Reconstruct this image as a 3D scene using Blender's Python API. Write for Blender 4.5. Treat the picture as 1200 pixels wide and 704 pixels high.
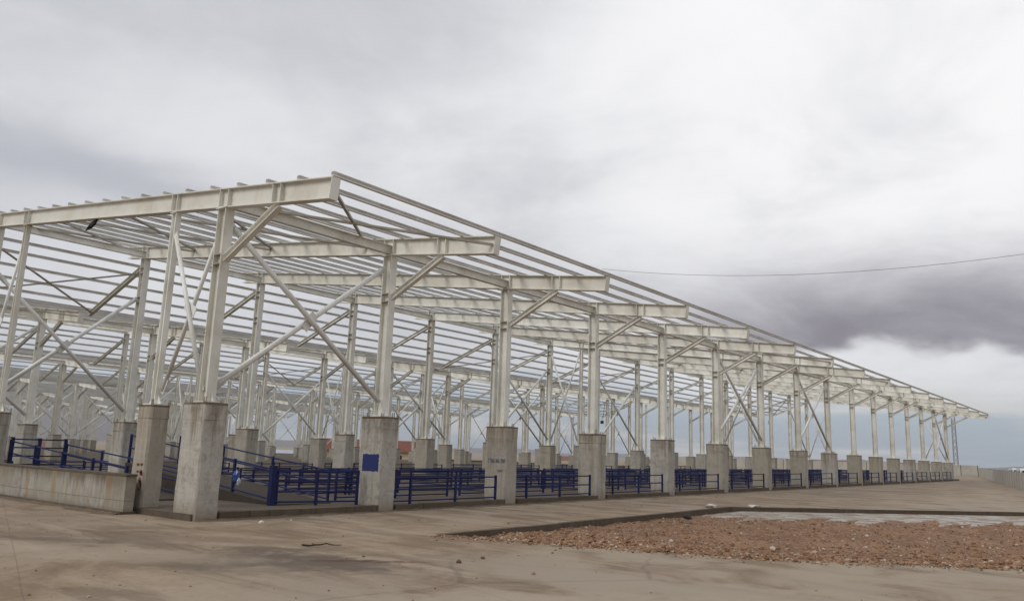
import bpy, math, random
import numpy as np
from mathutils import Vector, Matrix
from mathutils.geometry import tessellate_polygon
random.seed(7); RNG = np.random.default_rng(7)
for o in list(bpy.data.objects): bpy.data.objects.remove(o)
scene = bpy.context.scene
COL = scene.collection

# ------------------------------------------------------------------ camera
# plan coordinates: u = away to the left (world -X), v = along the eave (world +Y), z = up; metres
YAW, PITCH, ROLL = 0.6724, 0.1893, 0.0335
def W(u, v, z): return Vector((-u, v, z))
fw = W(math.sin(YAW)*math.cos(PITCH), math.cos(YAW)*math.cos(PITCH), math.sin(PITCH))
rt = W(-math.cos(YAW), math.sin(YAW), 0)
up = rt.cross(fw)
rt2 = rt*math.cos(ROLL) + up*math.sin(ROLL)
up2 = up*math.cos(ROLL) - rt*math.sin(ROLL)
cam = bpy.data.cameras.new('camera'); co = bpy.data.objects.new('camera', cam); COL.objects.link(co)
M = Matrix((rt2, up2, -fw)).transposed().to_4x4(); M.translation = W(-17.612, -9.941, 1.742)
co.matrix_world = M
cam.sensor_width = 36; cam.lens = 934.84/1200*36; cam.clip_start = 0.1; cam.clip_end = 40000
scene.camera = co

# ------------------------------------------------------------------ world
SUN_EL, SUN_AZ = math.radians(40), math.radians(203)      # azimuth clockwise from +Y
world = bpy.data.worlds.new('World'); scene.world = world; world.use_nodes = True
class NT:
    """tiny helper round a node tree"""
    def __init__(s, tree): s.t = tree; s.n = tree.nodes; s.l = tree.links
    def node(s, kind, **kw):
        n = s.n.new(kind)
        for k, v in kw.items(): setattr(n, k, v)
        return n
    def put(s, sock, v):
        if hasattr(v, 'is_linked') or isinstance(v, bpy.types.NodeSocket): s.l.new(v, sock)
        elif isinstance(v, (tuple, list)) and len(v) == 3 and sock.type == 'RGBA': sock.default_value = (*v, 1)
        else: sock.default_value = v
    def m(s, op, a, b=None, c=None, clamp=False):
        n = s.node('ShaderNodeMath', operation=op); n.use_clamp = clamp
        s.put(n.inputs[0], a)
        if b is not None: s.put(n.inputs[1], b)
        if c is not None: s.put(n.inputs[2], c)
        return n.outputs[0]
    def step(s, x, a, b, lo=0.0, hi=1.0):
        n = s.node('ShaderNodeMapRange', interpolation_type='SMOOTHSTEP')
        s.put(n.inputs[0], x); n.inputs[1].default_value = a; n.inputs[2].default_value = b
        n.inputs[3].default_value = lo; n.inputs[4].default_value = hi
        return n.outputs[0]
    def noise(s, vec, scale, detail=4, rough=.55, dist=0.0, out=0):
        n = s.node('ShaderNodeTexNoise'); s.put(n.inputs['Vector'], vec)
        n.inputs['Scale'].default_value = scale; n.inputs['Detail'].default_value = detail
        n.inputs['Roughness'].default_value = rough; n.inputs['Distortion'].default_value = dist
        return n.outputs[out]
    def mapping(s, vec, scale=(1,1,1), loc=(0,0,0), rot=(0,0,0)):
        n = s.node('ShaderNodeMapping'); s.put(n.inputs[0], vec)
        n.inputs['Scale'].default_value = scale; n.inputs['Location'].default_value = loc; n.inputs['Rotation'].default_value = rot
        return n.outputs[0]
    def mix(s, f, a, b, mode='MIX'):
        n = s.node('ShaderNodeMix', data_type='RGBA', blend_type=mode); n.clamp_factor = True
        s.put(n.inputs[0], f); s.put(n.inputs[6], a); s.put(n.inputs[7], b)
        return n.outputs[2]
    def xyz(s, x, y, z):
        n = s.node('ShaderNodeCombineXYZ'); s.put(n.inputs[0], x); s.put(n.inputs[1], y); s.put(n.inputs[2], z); return n.outputs[0]
    def sep(s, v):
        n = s.node('ShaderNodeSeparateXYZ'); s.put(n.inputs[0], v); return n.outputs
    def bump(s, h, strength=.3, dist=.02):
        n = s.node('ShaderNodeBump'); s.put(n.inputs['Height'], h)
        n.inputs['Strength'].default_value = strength; n.inputs['Distance'].default_value = dist
        return n.outputs[0]

def build_world():
    T = NT(world.node_tree); T.n.clear()
    out = T.node('ShaderNodeOutputWorld')
    sky = T.node('ShaderNodeTexSky', sky_type='NISHITA', sun_disc=False)
    sky.sun_elevation = SUN_EL; sky.sun_rotation = SUN_AZ; sky.air_density = 1.0; sky.dust_density = 2.0
    bg_sky = T.node('ShaderNodeBackground'); T.l.new(sky.outputs[0], bg_sky.inputs[0]); bg_sky.inputs[1].default_value = 0.11
    g = T.node('ShaderNodeTexCoord').outputs['Generated']
    x, y, z = T.sep(g)[:3]
    el = T.m('MULTIPLY', T.m('ARCSINE', z), 57.2958)
    az = T.m('MULTIPLY', T.m('ARCTAN2', x, y), 57.2958)
    # the cloud deck seen in perspective: wide flat billows
    flat = T.m('ADD', T.m('MAXIMUM', z, 0.0), 0.22)
    deck = T.xyz(T.m('DIVIDE', x, flat), T.m('DIVIDE', y, flat), T.m('MULTIPLY', z, 1.5))
    n1 = T.noise(deck, 0.9, 7, .55, .5)
    n2 = T.noise(T.mapping(deck, loc=(4.1, 2.3, .7)), 2.3, 7, .6, .35)
    n3 = T.noise(T.mapping(g, scale=(1, 1, 2.2), loc=(.3, .9, .1)), 2.6, 6, .55, .2)
    b = T.m('ADD', T.m('MULTIPLY', n1, .40), T.m('ADD', T.m('MULTIPLY', n2, .20), T.m('MULTIPLY', n3, .45)))
    v = T.step(b, .38, .64)
    cloud = T.mix(v, (.57, .58, .62), (.87, .875, .895))
    # the deck is thinner and brighter toward the north, thicker in the west
    cloud = T.mix(T.m('MULTIPLY', T.step(az, -30, -75), .40), cloud, (.58, .595, .635))
    thin = T.m('MULTIPLY', T.step(el, 8, 18), T.m('MULTIPLY', T.step(az, -48, -14), T.step(az, 40, 8)))
    cloud = T.mix(T.m('MULTIPLY', thin, T.step(n2, .28, .60, .35, .95)), cloud, (.985, .985, .99))
    # a darker, ragged lump low in the west
    dw = T.m('ADD', el, T.m('MULTIPLY', T.m('SUBTRACT', n3, .5), 12))
    west = T.m('MULTIPLY', T.m('MULTIPLY', T.step(dw, 12, 16.5), T.step(dw, 22, 17)), T.step(az, -52, -64))
    cloud = T.mix(T.m('MULTIPLY', west, .6), cloud, (.37, .385, .45))
    # long dark rain band with a level base, fading upward into the deck
    w2 = T.noise(T.mapping(g, scale=(3, 3, 7)), 1.5, 5, .5, .2)
    wob = T.m('MULTIPLY', T.m('SUBTRACT', w2, .5), 7.0)
    e1 = T.m('ADD', el, wob)
    side = T.step(T.m('ADD', az, T.m('MULTIPLY', wob, 2.0)), -42, -20)
    veil = T.m('MULTIPLY', T.m('MULTIPLY', T.step(e1, 7, 9.5), T.step(e1, 17, 9.5)), side)
    cloud = T.mix(T.m('MULTIPLY', veil, T.step(n2, .35, .62, .85, .5)), cloud, (.43, .42, .46))
    core = T.m('MULTIPLY', T.m('MULTIPLY', T.step(e1, 6.7, 7.7), T.step(e1, 12.2, 8.2)), T.step(T.m('ADD', az, T.m('MULTIPLY', wob, 2.5)), -34, -21))
    cloud = T.mix(T.m('MULTIPLY', core, T.step(n2, .35, .65, .95, .75)), cloud, (.235, .215, .25))
    # breaks under the deck near the horizon: blue haze with cream streaks
    streak = T.step(T.noise(T.mapping(g, scale=(2.0, 2.0, 18)), 1.7, 5, .55, .2), .46, .64)
    low = T.m('ADD', el, T.m('MULTIPLY', T.m('SUBTRACT', w2, .5), 5))
    open_ = T.m('MULTIPLY', T.step(low, 6.0, 2.0), T.step(streak, 0, 1, .95, .35))
    lowc = T.mix(streak, (.40, .50, .63), (.74, .72, .69))
    cloud = T.mix(T.m('MULTIPLY', T.step(low, 6.0, 3.2), .85), cloud, lowc)
    bg_c = T.node('ShaderNodeBackground'); T.l.new(cloud, bg_c.inputs[0]); bg_c.inputs[1].default_value = 1.0
    ms = T.node('ShaderNodeMixShader')
    T.put(ms.inputs[0], T.m('SUBTRACT', 1.0, T.m('MULTIPLY', open_, .35)))
    T.l.new(bg_sky.outputs[0], ms.inputs[1]); T.l.new(bg_c.outputs[0], ms.inputs[2])
    T.l.new(ms.outputs[0], out.inputs[0])
build_world()
sl = bpy.data.lights.new('sun', 'SUN'); sl.energy = 1.5; sl.angle = math.radians(25); sl.color = (1, .95, .88)
so = bpy.data.objects.new('sun', sl); COL.objects.link(so)
sd = Vector((math.sin(SUN_AZ)*math.cos(SUN_EL), math.cos(SUN_AZ)*math.cos(SUN_EL), math.sin(SUN_EL)))
so.rotation_euler = sd.to_track_quat('Z', 'Y').to_euler(); so.location = sd*50
scene.view_settings.view_transform = 'Standard'; scene.view_settings.look = 'None'
scene.view_settings.exposure = 0.0; scene.view_settings.gamma = 1.0

# ------------------------------------------------------------------ materials
MAT = {}
def mat(name):
    m = bpy.data.materials.new(name); m.use_nodes = True
    T = NT(m.node_tree); b = T.n['Principled BSDF']; MAT[name] = m
    return T, b
def coords(T): return T.node('ShaderNodeNewGeometry').outputs['Position']
def rnd(T): return T.node('ShaderNodeObjectInfo').outputs['Random']

def steel(name, base, dirt, rust_amt):
    T, b = mat(name); p = coords(T)
    n = T.noise(p, 1.3, 6, .6); fine = T.noise(p, 14, 4, .6); drip = T.noise(T.mapping(p, scale=(7, 7, .5)), 1.5, 4, .6)
    c = T.mix(T.m('MULTIPLY', T.step(n, .38, .72), .5), base, dirt)
    c = T.mix(T.m('MULTIPLY', T.step(drip, .55, .75), .35), c, dirt)
    c = T.mix(T.m('MULTIPLY', T.step(T.m('ADD', fine, T.m('MULTIPLY', n, .4)), .88, 1.02), rust_amt), c, (.16, .075, .03))
    c = T.mix(T.m('MULTIPLY', T.step(rnd(T), .3, 1), .35), c, dirt)
    rs = T.noise(T.mapping(p, scale=(9, 9, .8), loc=(2, 5, 1)), 1.6, 5, .65)
    c = T.mix(T.m('MULTIPLY', T.step(rs, .64, .72), rust_amt*.55), c, (.24, .14, .07))
    T.put(b.inputs['Base Color'], c); T.put(b.inputs['Roughness'], T.step(n, .3, .7, .42, .65))
    T.put(b.inputs['Normal'], T.bump(fine, .12, .004))
steel('cream_paint', (.79, .79, .735), (.46, .42, .335), .9)
steel('purlin_paint', (.84, .84, .825), (.58, .56, .52), .4)
steel('white_tube', (.80, .805, .785), (.54, .52, .46), .4)
steel('dark_steel', (.36, .33, .28), (.22, .19, .15), .6)

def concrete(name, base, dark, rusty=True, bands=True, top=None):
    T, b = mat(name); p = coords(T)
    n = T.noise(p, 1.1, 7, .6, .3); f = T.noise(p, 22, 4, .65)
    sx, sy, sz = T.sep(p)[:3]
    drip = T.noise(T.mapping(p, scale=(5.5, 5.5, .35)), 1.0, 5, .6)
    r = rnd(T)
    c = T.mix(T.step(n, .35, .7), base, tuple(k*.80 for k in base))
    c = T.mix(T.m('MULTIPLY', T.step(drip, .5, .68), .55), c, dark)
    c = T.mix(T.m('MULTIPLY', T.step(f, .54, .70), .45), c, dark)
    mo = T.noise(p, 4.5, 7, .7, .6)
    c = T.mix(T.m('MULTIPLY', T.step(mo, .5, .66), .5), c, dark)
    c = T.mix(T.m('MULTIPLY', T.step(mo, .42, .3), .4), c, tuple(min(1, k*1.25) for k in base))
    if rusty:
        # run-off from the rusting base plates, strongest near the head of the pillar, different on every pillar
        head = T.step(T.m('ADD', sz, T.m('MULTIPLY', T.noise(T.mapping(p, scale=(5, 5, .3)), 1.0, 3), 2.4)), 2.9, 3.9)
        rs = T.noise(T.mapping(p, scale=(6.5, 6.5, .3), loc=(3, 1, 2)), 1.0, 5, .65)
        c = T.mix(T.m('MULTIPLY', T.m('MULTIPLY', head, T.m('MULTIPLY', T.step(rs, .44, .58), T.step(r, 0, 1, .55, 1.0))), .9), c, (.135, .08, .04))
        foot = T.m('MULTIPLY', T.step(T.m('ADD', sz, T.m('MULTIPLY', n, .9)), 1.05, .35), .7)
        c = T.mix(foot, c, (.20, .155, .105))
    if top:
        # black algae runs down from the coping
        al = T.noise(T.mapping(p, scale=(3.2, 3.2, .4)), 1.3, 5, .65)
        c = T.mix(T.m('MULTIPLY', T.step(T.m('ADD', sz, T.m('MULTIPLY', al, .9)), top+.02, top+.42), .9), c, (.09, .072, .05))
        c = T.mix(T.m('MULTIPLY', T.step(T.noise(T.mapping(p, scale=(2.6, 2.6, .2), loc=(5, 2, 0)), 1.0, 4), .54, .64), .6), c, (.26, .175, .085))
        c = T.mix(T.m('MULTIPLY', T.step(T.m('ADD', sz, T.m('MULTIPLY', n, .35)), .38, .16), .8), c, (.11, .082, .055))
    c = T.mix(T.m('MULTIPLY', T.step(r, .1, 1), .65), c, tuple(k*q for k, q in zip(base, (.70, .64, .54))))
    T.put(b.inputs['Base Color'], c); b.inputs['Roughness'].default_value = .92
    h = T.m('ADD', f, T.m('MULTIPLY', n, 2))
    if bands:
        h = T.m('ADD', h, T.m('MULTIPLY', T.noise(T.mapping(p, scale=(.6, .6, 9)), 1.0, 3, .5), 1.6))
    T.put(b.inputs['Normal'], T.bump(h, .55, .012))
concrete('pillar_concrete', (.44, .42, .375), (.20, .17, .13))
concrete('cap_concrete', (.17, .125, .085), (.09, .06, .04), rusty=False, bands=False)
concrete('wall_concrete', (.37, .35, .305), (.17, .145, .11), rusty=False, bands=False, top=.94)
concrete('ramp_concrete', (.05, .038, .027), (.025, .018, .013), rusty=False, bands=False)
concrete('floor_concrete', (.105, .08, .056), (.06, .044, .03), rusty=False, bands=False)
concrete('kerb_concrete', (.115, .088, .062), (.05, .036, .024), rusty=False, bands=False)

def apron_mat():
    T, b = mat('apron_concrete'); p = coords(T); sx, sy, sz = T.sep(p)[:3]
    n1 = T.noise(p, .16, 7, .6, .6); n2 = T.noise(T.mapping(p, loc=(9, 4, 0)), .55, 8, .62, .8); n3 = T.noise(p, 3.2, 7, .65, .3); f = T.noise(p, 38, 3, .6)
    tr = T.noise(T.mapping(p, scale=(.25, 1.6, 1), rot=(0, 0, .5)), .7, 6, .6, .5)
    c = T.mix(T.step(n1, .36, .64), (0.273, 0.204, 0.132), (0.236, 0.188, 0.138))
    c = T.mix(T.m('MULTIPLY', T.step(n2, .42, .64), .9), c, (0.172, 0.120, 0.073))
    c = T.mix(T.m('MULTIPLY', T.step(tr, .48, .64), .75), c, (0.323, 0.253, 0.180))
    c = T.mix(T.m('MULTIPLY', T.step(T.noise(T.mapping(p, scale=(.3, 1.3, 1), rot=(0, 0, -.35), loc=(2, 7, 0)), .8, 7, .65, 1.0),   .50, .66), .8), c, (0.133, 0.091, 0.056))
    c = T.mix(T.m('MULTIPLY', T.step(n3, .55, .75), .45), c, (0.141, 0.100, 0.065))
    c = T.mix(T.m('MULTIPLY', T.step(f, .6, .74), .5), c, (0.091, 0.062, 0.042))
    sp = T.noise(p, 11, 5, .7)
    c = T.mix(T.m('MULTIPLY', T.step(sp, .54, .68), .4), c, (0.105, 0.077, 0.055))
    c = T.mix(T.m('MULTIPLY', T.step(sp, .42, .32), .35), c, (0.348, 0.295, 0.238))
    # greyer, cleaner concrete where the cars turn, right of the spill
    clean = T.m('MULTIPLY', T.step(sx, 6.5, 11), T.step(n2, .66, .45))
    c = T.mix(T.m('MULTIPLY', clean, .8), c, (0.280, 0.229, 0.172))
    # the muddy spill with its reddish streak
    def blob(cx, cy, rx, ry, rot, lo, hi, col, amt, cc):
        q = T.mapping(T.xyz(T.m('SUBTRACT', sx, cx), T.m('SUBTRACT', sy, cy), 0.0), rot=(0, 0, rot))
        a, bb, _ = T.sep(q)[:3]
        d = T.m('ADD', T.m('POWER', T.m('DIVIDE', a, rx), 2.0), T.m('POWER', T.m('DIVIDE', bb, ry), 2.0))
        d = T.m('ADD', d, T.m('MULTIPLY', T.m('SUBTRACT', T.noise(p, 1.6, 7, .65, .8), .5), 3.2))
        return T.mix(T.m('MULTIPLY', T.step(d, hi, lo), amt), cc, col)
    c = blob(7.0, -1.75, 1.9, .95, -.3, .1, 1.3, (.085, .062, .045), .9, c)
    c = blob(7.7, -.95, 1.1, .20, -.75, .1, 1.2, (.07, .032, .02), .95, c)
    c = blob(5.6, -1.2, 1.2, .35, -.5, .1, 1.3, (.09, .066, .048), .8, c)
    c = blob(6.3, -2.9, 1.7, .8, -.2, .1, 1.4, (.11, .08, .058), .7, c)
    c = blob(2.2, -3.4, 2.6, .35, -.6, .1, 1.3, (.11, .082, .06), .7, c)
    c = blob(3.2, -1.6, 2.6, .6, -.6, .1, 1.4, (0.133, 0.087, 0.056), .55, c)
    c = blob(4.2, -3.8, 3.0, .8, -.6, .1, 1.4, (0.323, 0.257, 0.188), .6, c)
    c = blob(12.5, -1.2, 3.0, .9, -.7, .1, 1.4, (0.323, 0.267, 0.202), .55, c)
    # contraction joints and hairline cracks
    def joint(coord, period, off, w=.012):
        fr = T.m('ABSOLUTE', T.m('SUBTRACT', T.m('FRACT', T.m('DIVIDE', T.m('ADD', coord, off), period)), .5))
        return T.step(fr, w/period, w/period*.35)
    q = T.mapping(p, rot=(0, 0, .33)); qx, qy, _ = T.sep(q)[:3]
    jn = T.m('MAXIMUM', joint(T.m('ADD', qx, T.m('MULTIPLY', n2, .05)), 6.0, 1.1), joint(T.m('ADD', qy, T.m('MULTIPLY', n2, .05)), 5.0, .6))
    vo = T.node('ShaderNodeTexVoronoi', feature='DISTANCE_TO_EDGE'); T.put(vo.inputs['Vector'], T.mapping(T.mix(.25, p, T.noise(p, .8, 5, .6, 0, 1)), scale=(0.211, 0.188, 0.169))); vo.inputs['Scale'].default_value = 1.0
    crack = T.m('MULTIPLY', T.step(vo.outputs['Distance'], .006, .001), T.step(n1, .45, .6))
    lines = T.m('MAXIMUM', T.m('MULTIPLY', jn, .3), T.m('MULTIPLY', crack, .35))
    c = T.mix(lines, c, (0.083, 0.056, 0.036))
    T.put(b.inputs['Base Color'], c); T.put(b.inputs['Roughness'], T.step(n2, .3, .7, .75, .95))
    T.put(b.inputs['Normal'], T.bump(T.m('ADD', T.m('ADD', T.m('MULTIPLY', n3, .8), T.m('MULTIPLY', T.m('ADD', f, sp), .35)), T.m('MULTIPLY', lines, -.6)), .5, .02))
apron_mat()

def earth(name, a, bcol, cc, scale):
    T, b = mat(name); p = coords(T)
    n = T.noise(p, scale, 8, .6, .4); n2 = T.noise(p, scale*9, 6, .65)
    c = T.mix(T.step(n, .4, .62), a, bcol); c = T.mix(T.m('MULTIPLY', T.step(n2, .5, .7), .6), c, cc)
    T.put(b.inputs['Base Color'], c); b.inputs['Roughness'].default_value = .95
    T.put(b.inputs['Normal'], T.bump(n2, .6, .05))
earth('dry_ground', (.26, .20, .13), (.20, .15, .10), (.30, .25, .17), .03)
earth('hill_ground', (.15, .115, .10), (.12, .10, .085), (.18, .14, .11), .002)

earth('packed_soil', (.15, .105, .066), (.11, .078, .05), (.19, .14, .09), 1.2)
def pit_mat():
    T, b = mat('red_gravel_bed'); p = coords(T)
    n = T.noise(p, .7, 8, .65, .5); n2 = T.noise(p, 9, 6, .7); vo = T.node('ShaderNodeTexVoronoi'); T.put(vo.inputs['Vector'], p); vo.inputs['Scale'].default_value = 16
    c = T.mix(T.step(n, .38, .62), (.285, .16, .085), (.185, .103, .056))
    c = T.mix(T.m('MULTIPLY', T.step(n2, .52, .7), .8), c, (.36, .25, .18))
    c = T.mix(T.m('MULTIPLY', T.step(vo.outputs['Distance'], .35, .6), .35), c, (.12, .06, .04))
    T.put(b.inputs['Base Color'], c); b.inputs['Roughness'].default_value = .95
    T.put(b.inputs['Normal'], T.bump(T.m('ADD', n2, vo.outputs['Distance']), .8, .04))
pit_mat()
def stone_mat():
    T, b = mat('red_stones'); p = coords(T)
    w = T.node('ShaderNodeNewGeometry').outputs['Random Per Island']
    r = T.node('ShaderNodeValToRGB'); T.put(r.inputs[0], w)
    els = r.color_ramp.elements; els[0].color = (.13, .065, .033, 1); els[1].color = (.44, .40, .35, 1)
    for pos, cl in ((.3, (.21, .113, .058, 1)), (.6, (.285, .165, .09, 1)), (.88, (.29, .20, .13, 1)), (.96, (.42, .35, .28, 1))):
        e = els.new(pos); e.color = cl
    T.put(b.inputs['Base Color'], r.outputs[0]); b.inputs['Roughness'].default_value = .9
    T.put(b.inputs['Normal'], T.bump(T.noise(p, 40, 3), .4, .01))
stone_mat()
def pale_mat():
    T, b = mat('pale_crust'); p = coords(T); n = T.noise(p, 1.3, 8, .65, .6); n2 = T.noise(p, 8, 5, .65)
    c = T.mix(T.step(n, .42, .62), (.31, .285, .25), (.22, .17, .13)); c = T.mix(T.m('MULTIPLY', T.step(n2, .48, .66), .6), c, (.17, .11, .075))
    T.put(b.inputs['Base Color'], c); T.put(b.inputs['Roughness'], T.step(n, .4, .6, .35, .9)); T.put(b.inputs['Normal'], T.bump(n2, .3, .01))
pale_mat()
def plain(name, col, rough=.6, var=.25, metallic=0.0, scale=6, spec=.5):
    T, b = mat(name); p = coords(T); n = T.noise(p, scale, 5, .6)
    c = T.mix(T.m('MULTIPLY', T.step(n, .35, .7), var*2), col, tuple(k*.5 for k in col))
    c = T.mix(T.m('MULTIPLY', rnd(T), .25), c, tuple(k*.75 for k in col))
    T.put(b.inputs['Base Color'], c); b.inputs['Roughness'].default_value = rough; b.inputs['Metallic'].default_value = metallic
    b.inputs['Specular IOR Level'].default_value = spec
plain('panel_concrete', (.42, .40, .355), .9, .2, scale=.6)
plain('blue_paint', (.009, .015, .088), .65, .35, spec=.3)
plain('blue_wall_paint', (.010, .022, .14), .7, .2, scale=20)
plain('red_wall_paint', (.33, .05, .035), .7, .2, scale=20)
plain('faded_ink', (.16, .17, .24), .8, .3, scale=20)
plain('black_rag', (.014, .013, .013), .8, .2)
plain('blue_plastic', (.02, .06, .20), .35, .15)
plain('white_plastic', (.40, .43, .50), .4, .1)
plain('roof_tile', (.185, .065, .042), .85, .3, scale=1.5)
plain('dull_tile', (.20, .10, .075), .85, .3, scale=1.5)
plain('cream_render', (.56, .46, .29), .9, .15, scale=1)
plain('white_render', (.68, .68, .66), .9, .12, scale=1)
plain('brick_render', (.30, .13, .08), .9, .2, scale=1)
plain('grey_sheet', (.36, .40, .45), .6, .12, scale=1)
plain('window_glass', (.02, .024, .03), .08, .05)
plain('rubber', (.02, .02, .02), .85, .1)
plain('van_white', (.72, .72, .70), .3, .05)
plain('wood', (.03, .02, .014), .9, .3)
plain('pole_wood', (.16, .12, .085), .9, .3)
plain('dark_cable', (.10, .10, .105), .6, .1)
plain('galvanised', (.30, .31, .33), .5, .15, metallic=.3)
plain('white_stone', (.62, .58, .52), .9, .15)

# ------------------------------------------------------------------ mesh helpers
def g(v): return 0.0046*v                      # the yard rises very gently along the shed
class MB:
    def __init__(s): s.v = []; s.f = []
    def add(s, vs, fs):
        k = len(s.v); s.v += [tuple(q) for q in vs]; s.f += [tuple(i+k for i in f) for f in fs]; return s
    def hexa(s, c):                            # 8 corners: bottom ring, top ring
        return s.add(c, [(3,2,1,0), (4,5,6,7), (0,1,5,4), (1,2,6,5), (2,3,7,6), (3,0,4,7)])
    def box(s, u0, u1, v0, v1, z0, z1):
        return s.hexa([W(u0,v0,z0), W(u0,v1,z0), W(u1,v1,z0), W(u1,v0,z0), W(u0,v0,z1), W(u0,v1,z1), W(u1,v1,z1), W(u1,v0,z1)])
    def sweep(s, p0, p1, prof, upv):           # profile (side, up) pairs swept from p0 to p1
        a = (p1-p0).normalized(); u_ = (upv - a*upv.dot(a)).normalized(); sd_ = a.cross(u_); n = len(prof)
        r0 = [p0 + sd_*x + u_*y for x, y in prof]; r1 = [p1 + sd_*x + u_*y for x, y in prof]
        return s.add(r0+r1, [(i, (i+1) % n, n+(i+1) % n, n+i) for i in range(n)] + [tuple(range(n-1, -1, -1)), tuple(range(n, 2*n))])
    def ibeam(s, p0, p1, d, w, tw=.012, tf=.018, upv=Vector((0,0,1))):
        a, b, t = w/2, d/2, tw/2
        return s.sweep(p0, p1, [(-a,-b),(a,-b),(a,-b+tf),(t,-b+tf),(t,b-tf),(a,b-tf),(a,b),(-a,b),(-a,b-tf),(-t,b-tf),(-t,-b+tf),(-a,-b+tf)], upv)
    def chan(s, p0, p1, d, w, t=.012, upv=Vector((0,0,1))):
        b = d/2
        return s.sweep(p0, p1, [(0,-b),(w,-b),(w,-b+t),(t,-b+t),(t,b-t),(w,b-t),(w,b),(0,b)], upv)
    def tube(s, p0, p1, r, n=8):
        pr = [(r*math.cos(k*2*math.pi/n), r*math.sin(k*2*math.pi/n)) for k in range(n)]
        d = (p1-p0).normalized(); upv = Vector((0,0,1)) if abs(d.z) < .9 else Vector((0,1,0))
        return s.sweep(p0, p1, pr, upv)
    def bar(s, p0, p1, w, h, upv=Vector((0,0,1))):
        return s.sweep(p0, p1, [(-w/2,-h/2),(w/2,-h/2),(w/2,h/2),(-w/2,h/2)], upv)
def link(name, me, parent=None):
    o = bpy.data.objects.new(name, me); COL.objects.link(o)
    if parent is not None: o.parent = parent
    return o
def base_of(parent):
    v = Vector((0,0,0))
    while parent is not None: v += parent.location; parent = parent.parent
    return v
def obj(name, mb, material, parent=None, smooth=False):
    off = base_of(parent)
    me = bpy.data.meshes.new(name); me.from_pydata([tuple(Vector(q)-off) for q in mb.v], [], mb.f); me.update()
    me.materials.append(MAT[material])
    if smooth:
        for pl in me.polygons: pl.use_smooth = len(pl.vertices) < 5
    return link(name, me, parent)
def thing(name, loc, label, cat, group=None):
    o = bpy.data.objects.new(name, None); COL.objects.link(o); o.location = loc; o.empty_display_size = .3
    return tag(o, label, cat, group)
def tag(o, label, cat, group=None):
    o['label'] = label; o['category'] = cat
    if group: o['group'] = group
    return o
def structure(o): o['kind'] = 'structure'; return o
def stuff(o): o['kind'] = 'stuff'; return o
ORD = ['zeroth','first','second','third','fourth','fifth','sixth','seventh','eighth','ninth','tenth','eleventh','twelfth','thirteenth','fourteenth','fifteenth','sixteenth']

# ------------------------------------------------------------------ the ground
VF = [None, .60, 6.19, 11.87, 17.67, 23.64, 29.61, 35.74, 41.99, 48.18, 54.26, 60.34, 66.01, 71.98, 77.97, 83.98, 89.97]   # frame lines 1..16
PITF = [(-5.76, 2.85), (-9.0, 3.7), (-12.0, 4.76), (-15.65, 7.38), (-20.0, 10.5)]     # front edge of the gravel pit
PITB = [(-5.40, 18.7), (-13.5, 28.0), (-20.0, 35.5)]                                   # back edge
def flat_sheet(name, outer, holes, zf, material):
    loops = [[Vector((q[0], q[1], 0)) for q in outer]] + [[Vector((q[0], q[1], 0)) for q in h] for h in holes]
    pts = [q for l in loops for q in l]; tris = tessellate_polygon(loops)
    mb = MB(); vs = [W(q.x, q.y, zf(q.x, q.y)) for q in pts]; fs = []
    for t in tris:
        n = (vs[t[1]]-vs[t[0]]).cross(vs[t[2]]-vs[t[0]])
        fs.append(tuple(t) if n.z > 0 else tuple(reversed(t)))
    mb.add(vs, fs); return obj(name, mb, material)
# right boundary wall (plan)
RW0, RW1 = (-19.0, 8.0), (4.25, 138.5)
apron_out = [(101, -70), (101, .25), (-.42, .25), (-.42, 93.0), (80, 93.0), (80, 138.5), (4.25, 138.5), (-60, 138.5), (-60, -70)]
apron = structure(flat_sheet('concrete_yard', apron_out, [PITF + list(reversed(PITB))], lambda u, v: g(v), 'apron_concrete'))
# the terrain out to the horizon: one sheet, dropping away behind the yard
def terrain():
    mb = MB()
    def zt(u, v):
        d = max(0, u-178, v-142, -u-62, -v-72)
        return -2.4 - .9*min(1, d/60)
    us = [-5500, -4000, -2000, -700, -200, -110, -70, -30, 20, 70, 99, 110, 130, 160, 200, 400, 1500, 4000, 5500]
    vs_ = [-3000, -800, -200, -100, -75, -30, 30, 90, 143, 160, 180, 205, 260, 500, 1500, 4000, 5500]
    for v in vs_:
        for u in us: mb.v.append(tuple(W(u, v, zt(u, v) + (random.uniform(-.3, .1) if max(abs(u), abs(v)) > 210 else 0))))
    n = len(us)
    for j in range(len(vs_)-1):
        for i in range(n-1): mb.f.append((j*n+i+1, j*n+i, (j+1)*n+i, (j+1)*n+i+1))
    return structure(obj('ground', mb, 'dry_ground'))
terrain()
def yard_skirt():
    mb = MB(); n = len(apron_out)
    for i in range(n):
        a, b = apron_out[i], apron_out[(i+1) % n]
        mb.add([W(*a, g(a[1])), W(*b, g(b[1])), W(*b, -3.5), W(*a, -3.5)], [(0, 1, 2, 3)])
    o = obj('yard_edge', mb, 'kerb_concrete'); return structure(o)
yard_skirt()
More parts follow.
